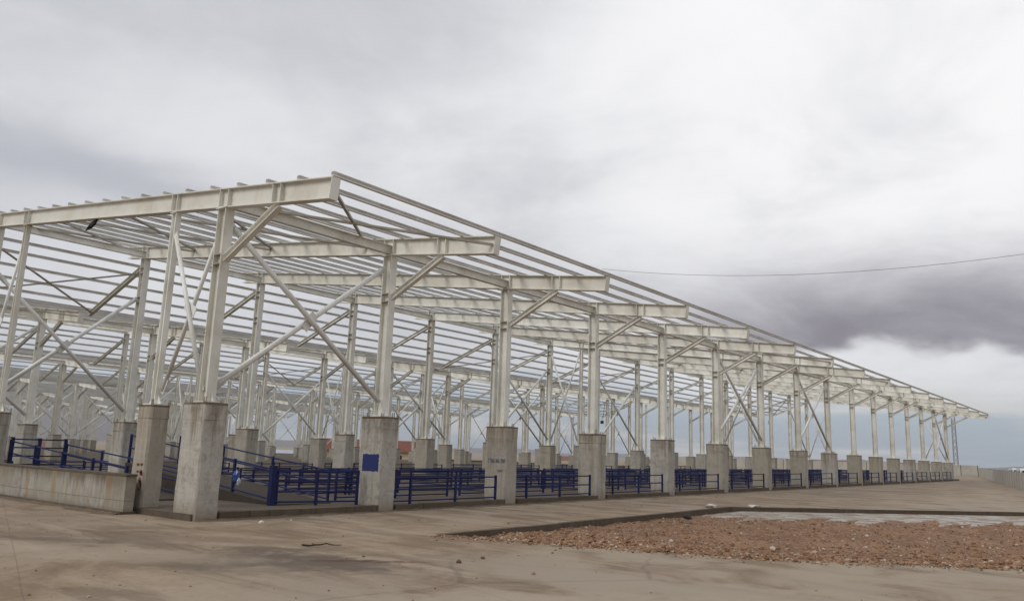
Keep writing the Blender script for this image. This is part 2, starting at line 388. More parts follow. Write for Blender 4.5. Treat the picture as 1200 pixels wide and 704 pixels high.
# kerb faces of the pit, as stones of the yard edge standing 2 cm proud
def pit_kerb():
    k = 0
    def run(a, b, L):
        nonlocal k
        a = Vector((a[0], a[1])); b = Vector((b[0], b[1])); d = (b-a).normalized(); nrm = Vector((-d.y, d.x)); tot = (b-a).length; s = 0
        while s < tot-.05:
            e = min(tot, s+L); p, q = a+d*(s+.006), a+d*(e-.006); h = random.uniform(.004, .016); wd = .16
            pp, qq = p+nrm*wd, q+nrm*wd
            mb = MB().hexa([W(p.x,p.y,g(p.y)-.32), W(q.x,q.y,g(q.y)-.32), W(qq.x,qq.y,g(qq.y)-.32), W(pp.x,pp.y,g(pp.y)-.32),
                            W(p.x,p.y,g(p.y)+h), W(q.x,q.y,g(q.y)+h), W(qq.x,qq.y,g(qq.y)+h), W(pp.x,pp.y,g(pp.y)+h)])
            fix_normals(mb)
            obj('kerb_stone', mb, 'kerb_concrete', apron); s = e; k += 1
    run(PITB[0], PITF[0], 1.6)
    run(PITB[1], PITB[0], 1.6); run(PITB[2], PITB[1], 1.6)
def fix_normals(mb):
    c = sum((Vector(q) for q in mb.v), Vector())/len(mb.v)
    for i, f in enumerate(mb.f):
        p = [Vector(mb.v[j]) for j in f]; n = (p[1]-p[0]).cross(p[2]-p[0])
        if n.dot(sum(p, Vector())/len(p)-c) < 0: mb.f[i] = tuple(reversed(f))
    return mb
pit_kerb()
# the gravel pit: bed, pale crust along the back, loose stones
def curve(pts, s):
    L = [math.dist(pts[i], pts[i+1]) for i in range(len(pts)-1)]; t = s*sum(L)
    for i, l in enumerate(L):
        if t <= l or i == len(L)-1:
            k = t/l; return (pts[i][0]+(pts[i+1][0]-pts[i][0])*k, pts[i][1]+(pts[i+1][1]-pts[i][1])*k)
        t -= l
def pit_uv(s, t):
    a, b = curve(PITF, s), curve(PITB, s); return a[0]+(b[0]-a[0])*t, a[1]+(b[1]-a[1])*t
def hash2(u, v):
    return (math.sin(u*1.7+.4)*math.sin(v*1.3+1.1) + .6*math.sin(u*3.9+v*2.3) + .35*math.sin(u*7.7-v*5.1+2))/1.95
def pit_z(s, t):
    u, v = pit_uv(s, t)
    heap = math.exp(-max(t, 0)*2.6)
    left = min(1, max(0, s)/.08)
    return g(v) - .15 + heap*(.06+.11*left) + (.05*hash2(u, v)+.03*hash2(u*2.3+1, v*2.1))*(1-.7*max(0, min(1, (t-.55)/.15))) - .02
def pit():
    mb = MB(); ns, nt = 90, 70
    for j in range(nt+1):
        for i in range(ns+1):
            s, t = i/ns, j/nt; u, v = pit_uv(s, t); mb.v.append(tuple(W(u, v, pit_z(s, t))))
    for j in range(nt):
        for i in range(ns): mb.f.append((j*(ns+1)+i, j*(ns+1)+i+1, (j+1)*(ns+1)+i+1, (j+1)*(ns+1)+i))
    o = obj('gravel_pit', mb, 'red_gravel_bed', smooth=True); structure(o)
    for pl in o.data.polygons:
        if pl.normal.z < 0: o.data.flip_normals(); break
    # pale crust: an uneven thin sheet along the back edge
    mb = MB(); n = 60; rows = 8
    for j in range(rows+1):
        for i in range(n+1):
            s = .02+.80*i/n; f0 = .70+.05*math.sin(i*.5)+.06*math.sin(i*1.3+1)+.03*math.sin(i*2.9)
            t = f0 + (.985-f0)*j/rows; u, v = pit_uv(s, t)
            mb.v.append(tuple(W(u, v, g(v)-.125 - (.07 if j == 0 else 0) + .008*hash2(u*2, v*2))))
    for j in range(rows):
        for i in range(n): mb.f.append((j*(n+1)+i, j*(n+1)+i+1, (j+1)*(n+1)+i+1, (j+1)*(n+1)+i))
    o = obj('pale_crust', mb, 'pale_crust', smooth=True); structure(o)
    for pl in o.data.polygons:
        if pl.normal.z < 0: o.data.flip_normals(); break
pit()
ICO = [(0,0,1), (.894,0,.447), (.276,.851,.447), (-.724,.526,.447), (-.724,-.526,.447), (.276,-.851,.447), (.724,.526,-.447), (-.276,.851,-.447), (-.894,0,-.447), (-.276,-.851,-.447), (.724,-.526,-.447), (0,0,-1)]
ICF = [(0,1,2),(0,2,3),(0,3,4),(0,4,5),(0,5,1),(1,6,2),(2,7,3),(3,8,4),(4,9,5),(5,10,1),(1,10,6),(2,6,7),(3,7,8),(4,8,9),(5,9,10),(6,11,7),(7,11,8),(8,11,9),(9,11,10),(10,11,6)]
def stones(name, pts, sizes, material):
    n = len(pts); base = np.array(ICO); sc = RNG.uniform(.55, 1.25, (n, 12, 1))*RNG.uniform(.6, 1.3, (n, 1, 3))*np.array(sizes)[:, None, None]
    vs = base[None]*sc; vs[:, :, 2] *= .75
    a = RNG.uniform(0, 6.28, n); ca, sa = np.cos(a)[:, None], np.sin(a)[:, None]
    x, y = vs[:, :, 0]*ca-vs[:, :, 1]*sa, vs[:, :, 0]*sa+vs[:, :, 1]*ca; vs[:, :, 0] = x; vs[:, :, 1] = y
    vs += np.array(pts)[:, None, :]
    fs = (np.array(ICF)[None] + (np.arange(n)*12)[:, None, None]).reshape(-1, 3)
    me = bpy.data.meshes.new(name); me.from_pydata(vs.reshape(-1, 3).tolist(), [], fs.tolist()); me.update(); me.materials.append(MAT[material])
    return link(name, me)
def gravel():
    pts, sz = [], []
    while len(pts) < 34000:
        s = random.random()**1.3*1.02; t = random.random()**1.6
        if random.random() < .10: t = random.gauss(0, .012)
        if t > .72 and random.random() < .82: continue
        s = max(.004, s)
        u, v = pit_uv(s, t); z = max(pit_z(s, max(t, 0)), g(v)+.0 if t < 0 else -9)
        r = min(.055, .0075*math.exp(abs(random.gauss(0, .72)))) * (1.25 if t < .15 else 1)
        pts.append(tuple(W(u, v, z + r*.25))); sz.append(r)
    stuff(tag(stones('red_gravel', pts, sz, 'red_stones'), 'loose reddish gravel heaped in the sunken pit', 'gravel'))
    pts, sz = [], []
    for k in range(700):
        u, v = random.uniform(-16, 6), random.uniform(-8, 3)
        if random.random() < .4: u, v = random.uniform(-5.0, -1.0), random.uniform(1, 60)
        if random.random() < .2: s = random.random(); q = curve(PITF, s); u, v = q[0]+random.gauss(0, .3), q[1]-abs(random.gauss(0, .4))
        if v > -.2 and u > -1.2: continue
        r = min(.05, .008*math.exp(abs(random.gauss(0, .7)))); pts.append(tuple(W(u, v, g(v)+r*.2))); sz.append(r)
    stuff(tag(stones('scattered_grit', pts, sz, 'red_stones'), 'scattered grit and small stones lying on the yard', 'grit'))
gravel()

# ------------------------------------------------------------------ shed floor and its kerb
FLOOR = .15
def fl(u, v): return g(v) + FLOOR - .015*max(0, min(u, 70))      # the shed floor drains away from the eave
def shed_floor():
    mb = MB(); u0, u1, v0, v1 = -.415, 176.0, .255, 92.995
    top = lambda v: g(v)+FLOOR
    mb.hexa([W(u0,v0,g(v0)-.4), W(u0,v1,g(v1)-.4), W(u1,v1,-2.2), W(u1,v0,-2.2), W(u0,v0,top(v0)), W(u0,v1,top(v1)), W(u1,v1,fl(u1,v1)), W(u1,v0,fl(u1,v0))])
    o = structure(obj('shed_floor', mb, 'floor_concrete'))
    # kerb stones along the eave side
    v = v0
    while v < 92.5:
        L = 1.48
        if not any(abs(v+L/2-f) < .45+L/2 for f in VF[1:]):
            pass
        a, b = v, min(v+L, 93)
        segs = [(a+.008, b-.008)]
        for f in VF[1:]:
            ns_ = []
            for s_, e_ in segs:
                if e_ < f-.33 or s_ > f+.33: ns_.append((s_, e_))
                else:
                    if s_ < f-.36: ns_.append((s_, f-.33))
                    if e_ > f+.36: ns_.append((f+.33, e_))
            segs = ns_
        for s_, e_ in segs:
            if e_-s_ < .15: continue
            h = random.uniform(.012, .03); w = random.uniform(.005, .02)
            m = MB().hexa([W(-.50-w,s_,g(s_)-.2), W(-.50-w,e_,g(e_)-.2), W(-.30,e_,g(e_)-.2), W(-.30,s_,g(s_)-.2), W(-.50-w,s_,top(s_)+h), W(-.50-w,e_,top(e_)+h), W(-.30,e_,top(e_)+h), W(-.30,s_,top(s_)+h)])
            obj('kerb_stone', fix_normals(m), 'kerb_concrete', o)
        v += L
shed_floor()

# ------------------------------------------------------------------ the sheds
PERIOD = 24.8; SLOPE = .12
def zb(u): return 7.02 + SLOPE*(u+4.18)                       # underside of the rafters over the plan
def zplinth(u, v): return 2.689 - .004*v - .012*min(u, 70)
NB = {1, 7, 16}                                               # frames with paired, cross-braced columns
XB = [(1, 2), (6, 7), (8, 9), (15, 16)]                       # braced bays
UA, UA2, UB2, UB = 0.0, 2.4, 12.5, 15.15
UE, UF = -4.18, 16.52
def plinth(parent, u, v, uu, detail):
    """chamfered concrete pillar, world position (uu, v)"""
    zt = zplinth(uu, v); z0 = fl(uu, v)-.3; a, b, ch = (.47, .30, .035) if u in (UA, UB) else (.34, .25, .05)
    j = lambda: random.uniform(-.011, .011)
    def ring(z, k=1.0, jt=True):
        q = [(-a+ch,-b),(a-ch,-b),(a,-b+ch),(a,b-ch),(a-ch,b),(-a+ch,b),(-a,b-ch),(-a,-b+ch)]
        return [W(uu+x*k+(j() if jt else 0), v+y*k+(j() if jt else 0), z) for x, y in q]
    mb = MB(); zs = [z0, fl(uu, v)+.06, fl(uu, v)+.3, zt*.25, zt*.38, zt*.52, zt*.66, zt*.8, zt*.9, zt-.05] if detail else [z0, zt*.5, zt-.05]
    seam = zt-random.uniform(.34, .48)                        # the top lift was cast later and stands a little proud
    zs = [z for z in zs if abs(z-seam) > .08]; ks = [1.0]*len(zs)
    zs += [seam-.006, seam+.006]; ks += [1.0, 1.0+random.uniform(.012, .028)]
    zs, ks = zip(*sorted(zip(zs, ks))); ks = [max(ks[:i+1]) if z > seam else k for i, (z, k) in enumerate(zip(zs, ks))]
    for z, k_ in zip(zs, ks): mb.v += [tuple(q) for q in ring(z, k_)]
    for r in range(len(zs)-1):
        for i in range(8): mb.f.append((r*8+i, r*8+(i+1) % 8, r*8+8+(i+1) % 8, r*8+8+i))
    n = len(mb.v)-8; mb.f.append(tuple(range(n, n+8)))
    o = obj('concrete_plinth', mb, 'pillar_concrete', parent)
    cp = MB(); r0, r1 = ring(zt-.05, 1.036), ring(zt, 1.02)
    cp.add(r0+r1, [(i, (i+1) % 8, 8+(i+1) % 8, 8+i) for i in range(8)] + [tuple(range(7, -1, -1)), tuple(range(8, 16))]); rec(cp)
    obj('plinth_cap', cp, 'cap_concrete', o)
    if detail:
        bo = MB()
        for x in (-.34, -.26, .26, .34):
            for y in (-.22, .22):
                bo.tube(W(uu+x, v+y, zt-.02), W(uu+x+j(), v+y+j(), zt+random.uniform(.08, .17)), .017, 6)
        stuff(obj('anchor_bolts', bo, 'dark_steel', o))
    return o, zt
def rec(mb):
    """make every face of a convex-ish solid point outward"""
    fix_normals(mb)
def column(parent, u, v, uu, zt, ztop, detail, knee=None):
    D, B = (.35, .25) if u in (UA, UB) else (.22, .15)
    mb = MB().ibeam(W(uu, v, zt+.02), W(uu, v, ztop), D, B, .02, .026, upv=Vector((-1, 0, 0)))
    o = obj('column', mb, 'cream_paint', parent)
    if detail:
        bp = MB().box(uu-.28, uu+.28, v-.20, v+.20, zt+.001, zt+.035)
        for s_ in (-1, 1):                                    # gusset fins on the base plate
            bp.add([W(uu+s_*D/2, v-.008, zt+.035), W(uu+s_*.30, v-.008, zt+.035), W(uu+s_*D/2, v-.008, zt+.28), W(uu+s_*D/2, v+.008, zt+.035), W(uu+s_*.30, v+.008, zt+.035), W(uu+s_*D/2, v+.008, zt+.28)],
                   [(0,1,2), (5,4,3), (0,3,4,1), (1,4,5,2), (2,5,3,0)])
        obj('base_plate', bp, 'cream_paint', o)
        cp = MB().box(uu-D/2-.05, uu+D/2+.05, v-B/2-.03, v+B/2+.03, ztop-.03, ztop-.006); obj('cap_plate', cp, 'cream_paint', o)
        for zk in (knee or []):
            for dz in (-.12, .12):
                obj('stiffener', MB().box(uu-D/2+.027, uu+D/2-.027, v-B/2-.004, v+B/2+.004, zk+dz-.012, zk+dz+.012), 'dark_steel', o)
    return o
def cross(parent, a0, a1, b0, b1, r, material='white_tube'):
    """two crossing tubes a0-a1 and b0-b1, the second one slightly behind, with a gusset at the crossing"""
    d = (a1-a0).cross(b1-b0).normalized()*(r*1.05)
    o = obj('cross_brace', MB().tube(a0+d, a1+d, r), material, parent, smooth=True)
    o2 = obj('cross_brace', MB().tube(b0-d, b1-d, r), material, parent, smooth=True)
    m = (a0+a1+b0+b1)/4; x = (a1-a0).normalized(); n = d.normalized()
    gp = MB().sweep(m-n*.008, m+n*.008, [(-.28,-.13),(.28,-.13),(.28,.13),(-.28,.13)], x); obj('gusset', gp, material, o)
    for q, dd, ax in ((a0, d, x), (a1, d, -x), (b0, -d, (b1-b0).normalized()), (b1, -d, -(b1-b0).normalized())):
        c = q+dd+ax*.12; obj('gusset', MB().sweep(c-n*.007, c+n*.007, [(-.09,-.2),(.09,-.2),(.09,.2),(-.09,.2)], ax), material, o if dd is d else o2)
def shed(k, label):
    off = PERIOD*k; detail = k == 0
    S = thing('open_steel_shed', W(off+6, 45, g(45)), label, 'shed', 'open steel sheds standing side by side')
    Z = Vector((0,0,1))
    for n in range(1, 17):
        v = VF[n]; cols = [UA, UB] + ([UA2, UB2] if n in NB else [])
        for u in cols:
            uu = u+off; P, zt = plinth(S, u, v, uu, detail and n < 10)
            kn = [6.2] if u == UA else ([8.80, 7.55] if u == UB else None)
            column(S, u, v, uu, zt, zb(u), k < 2, kn)
            PL[(k, n, u)] = P
        # rafter
        zc = .25
        p0, p1 = W(UE+off, v, zb(UE)+zc), W(UF+off, v, zb(UF)+zc)
        R = obj('rafter', MB().ibeam(p0, p1, .50, .23, .016, .024), 'cream_paint', S)
        if k < 2:
            for us in [UA-.19, UA+.19, UB-.19, UB+.19, -2.36, -2.05] + ([UA2-.14, UA2+.14, UB2-.14, UB2+.14] if n in NB else []):
                obj('stiffener', MB().box(us+off-.008, us+off+.008, v-.112, v+.112, zb(us)+.028, zb(us)+.472), 'cream_paint', R)
            ep = MB().sweep(p0-(p1-p0).normalized()*.004, p0-(p1-p0).normalized()*.018, [(-.12,-.252),(.12,-.252),(.12,.252),(-.12,.252)], Z)
            obj('end_plate', ep, 'cream_paint', R)
        # knee brace under the eave overhang, and the falling strut on the high side
        obj('knee_brace', MB().ibeam(W(-.17+off, v, 6.20), W(-2.22+off, v, zb(-2.22)-.02), .17, .15, .014, .018), 'cream_paint', S)
        obj('falling_strut', MB().ibeam(W(15.32+off, v, 8.98), W(19.75+off, v, 7.33), .19, .16, .014, .018), 'dark_steel' if False else 'cream_paint', S)
    # purlins along the roof and along the falling struts
    v0, v1 = VF[1]-.10, VF[16]+.35
    u = UE+.03
    while u < UF:
        z = zb(u)+.50+.057
        obj('purlin', MB().chan(W(u+off, v0, z), W(u+off, v1, z), .105, .10), 'purlin_paint', S); u += 1.215
    for t in (.03, .20, .42, .64, .84, .985):
        uu = 15.45+4.25*t; z = 8.93-1.585*t+.095+.06
        obj('purlin', MB().chan(W(uu+off, v0, z), W(uu+off, v1, z), .11, .075), 'purlin_paint', S)
    for n in range(1, 16):
        a, b = VF[n]+.02, VF[n+1]-.02
        for u in (UA, UB):
            z = zb(u)+.16
            obj('tie_beam', MB().ibeam(W(u+off, a, z), W(u+off, b, z), .27, .17, .012, .018), 'cream_paint', S)
    # bracing
    for n, m in XB:
        a, b = VF[n]+.2, VF[m]-.2
        for u, zh in ((UA, 7.05), (UB, 7.55)):
            zl = zplinth(u+off, VF[n])+.42
            cross(S, W(u+off, a, zh), W(u+off, b, zl), W(u+off, a, zl), W(u+off, b, zh), .075)
        nodes = [-4.05, 1.1, 6.2, 11.3, 16.3]
        a, b = VF[n]+.015, VF[m]-.015
        for i in range(4):
            ua, ub = nodes[i], nodes[i+1]; q = .33
            for p0, p1, dz in ((W(ua+off, a, zb(ua)+q), W(ub+off, b, zb(ub)+q), 0), (W(ub+off, a, zb(ub)+q), W(ua+off, b, zb(ua)+q), -.065)):
                dv = Vector((0, 0, dz)); obj('roof_brace', MB().bar(p0+dv, p1+dv, .075, .06), 'dark_steel', S)
        # light bracing between the falling struts
        if k < 3:
            h, l = (15.6, 8.80), (19.5, 7.36)
            for (pa, pb, dz) in ((h, l, 0), (l, h, -.06)):
                obj('roof_brace', MB().bar(W(pa[0]+off, a, pa[1]+dz), W(pb[0]+off, b, pb[1]+dz), .07, .055), 'dark_steel', S)
    for n in NB:
        v = VF[n]
        for ua, ub in ((UA, UA2), (UB2, UB)):
            zl = zplinth(ua+off, v)+.35; zh = zb(ua)-.4
            cross(S, W(ua+off+.19, v, zh), W(ub+off-.19, v, zl), W(ua+off+.19, v, zl), W(ub+off-.19, v, zh), .055)
    return S
PL = {}
LAB = ['nearest cream steel shed frame with the big gable beam, on concrete pillars',
       'second cream steel shed frame from the camera, directly behind the nearest one',
       'third steel shed frame from the camera, seen between the front columns',
       'fourth steel shed frame from the camera, deep in the background',
       'fifth steel shed frame from the camera, far back under the roofs',
       'sixth steel shed frame from the camera, last but one',
       'farthest of the seven steel shed frames, nearest the mountain']
for k in range(7): shed(k, LAB[k])

def dirt_strip(name, pts, label, wmin, wmax, side):
    """thin ragged wedge of soil washed against a foot; pts = polyline (u, v), side = unit (u, v) away from it"""
    mb = MB(); prev = None
    for (u, v) in pts:
        w = random.uniform(wmin, wmax); h = random.uniform(.02, .05)
        row = [W(u, v, g(v)+h), W(u+side[0]*w*.45, v+side[1]*w*.45, g(v)+h*.45), W(u+side[0]*w, v+side[1]*w, g(v)+.002)]
        k = len(mb.v); mb.v += [tuple(q) for q in row]
        if prev is not None:
            for i in range(2): mb.f.append((prev+i, prev+i+1, k+i+1, k+i))
        prev = k
    o = obj(name, mb, 'packed_soil', smooth=True)
    if sum(pl.normal.z for pl in o.data.polygons) < 0: o.data.flip_normals()
    stuff(tag(o, label, 'soil'))
dirt_strip('packed_dirt', [(-.515, .3+i*.22) for i in range(420)], 'brown soil washed against the long kerb of the shed', .05, .34, (-1, 0))
dirt_strip('packed_dirt', [(1.95+i*.2, -.232) for i in range(70)], 'dark soil washed against the foot of the low wall', .06, .40, (0, -1))
# ---- paint marks on the pillars
def on_face(parent, name, material, quads, v, off=.014):
    """flat paint on the gable-facing side of a pillar; quads are lists of (u, z)"""
    mb = MB()
    for q in quads: mb.add([W(a, v-off, b) for a, b in q], [tuple(range(len(q)))])
    return obj(name, mb, material, parent)
def ragged(u0, u1, z0, z1, n=17, j=.016):
    pts = []
    for i in range(n): pts.append((u1+(u0-u1)*i/n, z0+random.uniform(-j, j)))
    for i in range(n): pts.append((u0+random.uniform(-j, j), z0+(z1-z0)*i/n))
    for i in range(n): pts.append((u0+(u1-u0)*i/n, z1+random.uniform(-j, j)))
    for i in range(n): pts.append((u1+random.uniform(-j, j), z1+(z0-z1)*i/n))
    return pts
v2 = VF[2]-.30
on_face(PL[(0,2,UA)], 'paint_patch', 'blue_wall_paint', [ragged(-.38, .30, 1.12, 1.60)], v2)['label'] = 'hand-painted dark blue square patch'
def strokes(lst, w):
    q = []
    for (a, b, c, d) in lst:
        dx, dz = c-a, d-b; L = math.hypot(dx, dz) or 1; nx, nz = -dz/L*w/2, dx/L*w/2
        q.append([(a+nx, b+nz), (c+nx, d+nz), (c-nx, d-nz), (a-nx, b-nz)])
    return q
v1_ = VF[1]-.25
red = []
for (cu_, cz_, hh) in ((2.40, 1.18, .05), (2.20, 1.17, .05), (2.38, 1.00, .04), (2.22, .98, .13), (2.16, .96, .11), (2.24, .78, .15), (2.17, .70, .17), (2.21, .58, .07)):
    for q in range(2):
        a_ = cu_+random.uniform(-.03, .03); red.append((a_, cz_-hh/2, a_+random.uniform(-.06, .06), cz_+hh/2))
    red.append((cu_-.05, cz_+random.uniform(-.03, .03), cz_*0+cu_+.05, cz_+random.uniform(-.03, .03)))
on_face(PL[(0,1,UA2)], 'graffiti', 'red_wall_paint', strokes(red, .034), v1_)['label'] = 'red paint scribble'
v3 = VF[3]-.30
ink = []; uu = .30
for i in range(7):                                            # faded illegible hand lettering
    h = .13
    ink += [(uu, 1.43, uu, 1.43+h), (uu, 1.43+h*random.choice((0, .5, 1)), uu-.06, 1.43+h*random.choice((0, .5, 1)))]
    if i % 2: ink.append((uu-.06, 1.43, uu-.06, 1.43+h*.9))
    uu -= .11
ink += [(-.10, 1.18, -.34, 1.185), (-.12, 1.14, -.30, 1.14)]
on_face(PL[(0,3,UA)], 'lettering', 'faded_ink', strokes(ink, .025), v3)['label'] = 'faded illegible blue-grey lettering'

# ------------------------------------------------------------------ blue pipe fences
def fence(p0, p1, label, group, h=.82, rails=3, posts=3, zf=fl, z2=None, pw=.07, ends=(0.0, 0.0), big=None):
    a, b = Vector(p0), Vector(p1); d = (b-a); L = d.length; d.normalize()
    F = thing('pipe_fence', W(a.x, a.y, zf(a.x, a.y)), label, 'fence', group)
    Z = Vector((0,0,1))
    ts = [ends[0] + (L-ends[0]-ends[1])*i/(posts-1) for i in range(posts)]
    for i, t in enumerate(ts):
        q = a+d*t; z = zf(q.x, q.y); w = pw*(big if big and i == big_index(big, i, posts) else 1)
        obj('post', MB().bar(W(q.x, q.y, z-.02), W(q.x, q.y, z+h+.03), w, w, Vector((d.x*-1, d.y, 0))), 'blue_paint', F)
    for r in range(rails):
        zz = .10 + (h-.12)*r/(rails-1)
        za, zb_ = zf(a.x, a.y)+zz, zf(b.x, b.y)+zz
        obj('rail', MB().tube(W(a.x, a.y, za), W(b.x, b.y, zb_), .025, 6), 'blue_paint', F)
    return F
def big_index(big, i, posts): return i
GP = 'blue pipe fences of the animal pens'
for n in range(2, 16):
    a, b = VF[n]+.31, VF[n+1]-.62
    fence((-.33, a), (-.33, b), f'low blue pipe fence between the {ORD[n]} and {ORD[n+1]} front pillars', GP, h=.78, rails=3, posts=3, ends=(.75, .04), pw=.065)
ROWS = [(2.1, 'second', .92, 5), (4.6, 'third', .84, 5), (7.2, 'fourth', .82, 5), (11.2, 'fifth', .80, 5)]
for u, w, h, r in ROWS:
    for n in range(1, 16):
        if n == 1: continue
        a, b = VF[n]+.25, VF[n+1]-.35
        fence((u, a), (u, b), f'blue pen fence in the {w} row, behind the gap between {ORD[n]} and {ORD[n+1]} front pillars', GP, h=h, rails=r, posts=3, ends=(.03, .03), pw=.06)
for n in range(2, 16):
    for (ua, ub, w) in ((2.2, 4.5, 'front'), (7.3, 11.1, 'rear')):
        vv = (VF[n]+VF[n+1])/2 if w == 'front' else VF[n]+.9
        fence((ua, vv), (ub, vv), f'blue divider fence across the {w} pen row, seen past the {ORD[n]} front pillar', GP, h=.80, rails=5, posts=2, ends=(.05, .05), pw=.06)
for u, w in ((24.6, 'front'), (30.0, 'rear')):
    for n in range(1, 16):
        fence((u, VF[n]+.5), (u, VF[n+1]-.5), f'far blue fence, {w} line of the second shed, {ORD[n]} bay from its near end', GP, h=.80, rails=4, posts=3, pw=.06)

# ---- the two loading ramps at the gable end and their rails
def ramp(u0, u1, v0, v1, h, label):
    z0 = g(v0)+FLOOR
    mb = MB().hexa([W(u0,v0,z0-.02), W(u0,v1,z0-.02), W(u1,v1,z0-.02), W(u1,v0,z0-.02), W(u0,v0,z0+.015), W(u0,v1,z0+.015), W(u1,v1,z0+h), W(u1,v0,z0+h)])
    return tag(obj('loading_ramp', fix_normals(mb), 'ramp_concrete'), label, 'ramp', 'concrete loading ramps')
ramp(1.1, 9.6, 3.6, 5.5, .86, 'dark concrete ramp rising leftward behind the nearest pillar')
ramp(4.2, 12.6, 1.0, 2.9, .60, 'concrete ramp behind the low wall at the left edge')
rz = lambda u, v: g(v)+FLOOR+max(0, (u-1.1)/8.5*.86)
rz2 = lambda u, v: g(v)+FLOOR+max(0, (u-4.2)/8.4*.60)
GR = 'blue ramp railings'
f = fence((1.2, 3.66), (9.5, 3.66), 'sloping blue railing on the near side of the ramp behind the first pillar', GR, h=.92, rails=3, posts=5, zf=rz, pw=.07)
fence((1.2, 5.44), (9.5, 5.44), 'sloping blue railing on the far side of the ramp behind the first pillar', GR, h=.92, rails=3, posts=4, zf=rz, pw=.06)
fence((4.35, 1.05), (12.4, 1.05), 'sloping blue railing above the low wall at the left edge', GR, h=.88, rails=3, posts=5, zf=rz2, pw=.07)
fence((4.35, 2.85), (12.4, 2.85), 'second sloping blue railing, inner side of the left-edge ramp', GR, h=.80, rails=3, posts=4, zf=rz2, pw=.06)
fence((12.42, 1.1), (12.42, 2.8), 'short blue railing closing the upper end of the left-edge ramp', GR, h=.95, rails=4, posts=3, zf=rz2, pw=.09)
fence((1.15, 3.55), (.25, 5.70), 'low blue fence from the thick corner post to the blue-patched pillar', GP, h=.93, rails=4, posts=3, pw=.075)
cpst = MB().bar(W(1.18, 3.50, g(3.5)+FLOOR-.02), W(1.18, 3.50, g(3.5)+FLOOR+1.02), .15, .15, Vector((1,0,0)))
cpst.bar(W(1.18, 3.50, g(3.5)+FLOOR+1.02), W(1.18, 3.50, g(3.5)+FLOOR+1.04), .17, .17, Vector((1,0,0)))
tag(obj('corner_post', cpst, 'blue_paint'), 'thick blue steel corner post at the foot of the right ramp', 'post')
# blue and white plastic bag caught on the ramp railing
def bag():
    B = thing('plastic_bag', W(2.9, 3.58, 1.0), 'crumpled blue and white plastic bag caught on the ramp railing', 'bag')
    def crumple(cu, cv, cz, su, sv, sz, seed):
        r = random.Random(seed); mb = MB(); N, Mm = 9, 7
        for j in range(Mm+1):
            for i in range(N):
                th, ph = 2*math.pi*i/N, math.pi*j/Mm; k = r.uniform(.75, 1.15); taper = .55+.45*math.sin(ph*.75)
                mb.v.append(tuple(W(cu+su*k*math.sin(ph)*math.cos(th)*taper, cv+sv*k*math.sin(ph)*math.sin(th), cz+sz*math.cos(ph))))
        for j in range(Mm):
            for i in range(N): mb.f.append((j*N+i, j*N+(i+1) % N, (j+1)*N+(i+1) % N, (j+1)*N+i))
        return mb
    obj('bag_body', crumple(3.0, 3.56, .84, .15, .07, .19, 3), 'blue_plastic', B)
    obj('bag_lining', crumple(2.84, 3.55, .70, .08, .05, .12, 5), 'white_plastic', B)
bag()

# ------------------------------------------------------------------ the low block wall at the left
def block_wall():
    Wl = thing('low_block_wall', W(6, -.05, g(0)), 'low stained concrete block wall running off the left edge', 'wall')
    v0, v1 = -.13, .12; top = .97
    core = MB().box(1.98, 16, v0+.02, v1-.02, -.2, .90); obj('wall_core', core, 'kerb_concrete', Wl)
    z = -.05
    for ci, h in enumerate((.36, .58)):
        u = 1.95; first = True
        while u < 15.9:
            L = random.choice((1.0, 1.3, 1.7)) if not (first and ci % 2) else .7
            e = min(u+L, 16.02); m = .0035; dv = random.uniform(-.006, .006)
            mb = MB().box(u+m, e-m, v0+dv, v1, z+m, z+h-m); obj('block', mb, 'wall_concrete', Wl); u = e; first = False
        z += h
    u = 1.93
    while u < 16:
        e = min(u+2.4, 16.05); obj('coping_stone', MB().box(u+.005, e-.005, v0-.012, v1+.012, z, z+.05+random.uniform(-.006, .006)), 'kerb_concrete', Wl); u = e
    obj('footing', MB().box(1.92, 16, v0-.10, v1+.05, -.3, .06), 'kerb_concrete', Wl)
block_wall()

# ------------------------------------------------------------------ boundary walls on the right
def panel_wall(a, b, h, label, step=2.4, name='boundary_wall'):
    a, b = Vector(a), Vector(b); d = (b-a).normalized(); n = Vector((-d.y, d.x)); L = (b-a).length
    R = thing(name, W(a.x, a.y, g(a.y)), label, 'wall', 'precast boundary walls')
    k = int(L/step)
    for i in range(k):
        p, q = a+d*(i*step+.055), a+d*((i+1)*step-.055)
        def cor(z0, z1, t, pp=p, qq=q):
            A, Bq, Cq, Dq = pp-n*t, qq-n*t, qq+n*t, pp+n*t
            return [W(x.x, x.y, g(x.y)+z0) for x in (A, Bq, Cq, Dq)] + [W(x.x, x.y, g(x.y)+z1) for x in (A, Bq, Cq, Dq)]
        obj('panel', fix_normals(MB().hexa(cor(-.3, h+random.uniform(-.02, .02), .05))), 'panel_concrete', R)
        s = a+d*(i*step); pp, qq = s-d*.05, s+d*.05
        A = [pp-n*.055, qq-n*.055, qq+n*.055, pp+n*.055]
        obj('post', fix_normals(MB().hexa([W(x.x, x.y, g(x.y)-.3) for x in A]+[W(x.x, x.y, g(x.y)+h+.03) for x in A])), 'kerb_concrete', R)
    return R
cor_ = (4.25, 138.3)
d0 = Vector((.183, .983))
panel_wall((cor_[0]-d0.x*112.8, cor_[1]-d0.y*112.8), cor_, 1.32, 'long grey panel wall along the right side of the yard')
panel_wall((4.3, 138.3), (64, 138.3), 1.65, 'grey panel wall closing the far end of the yard')

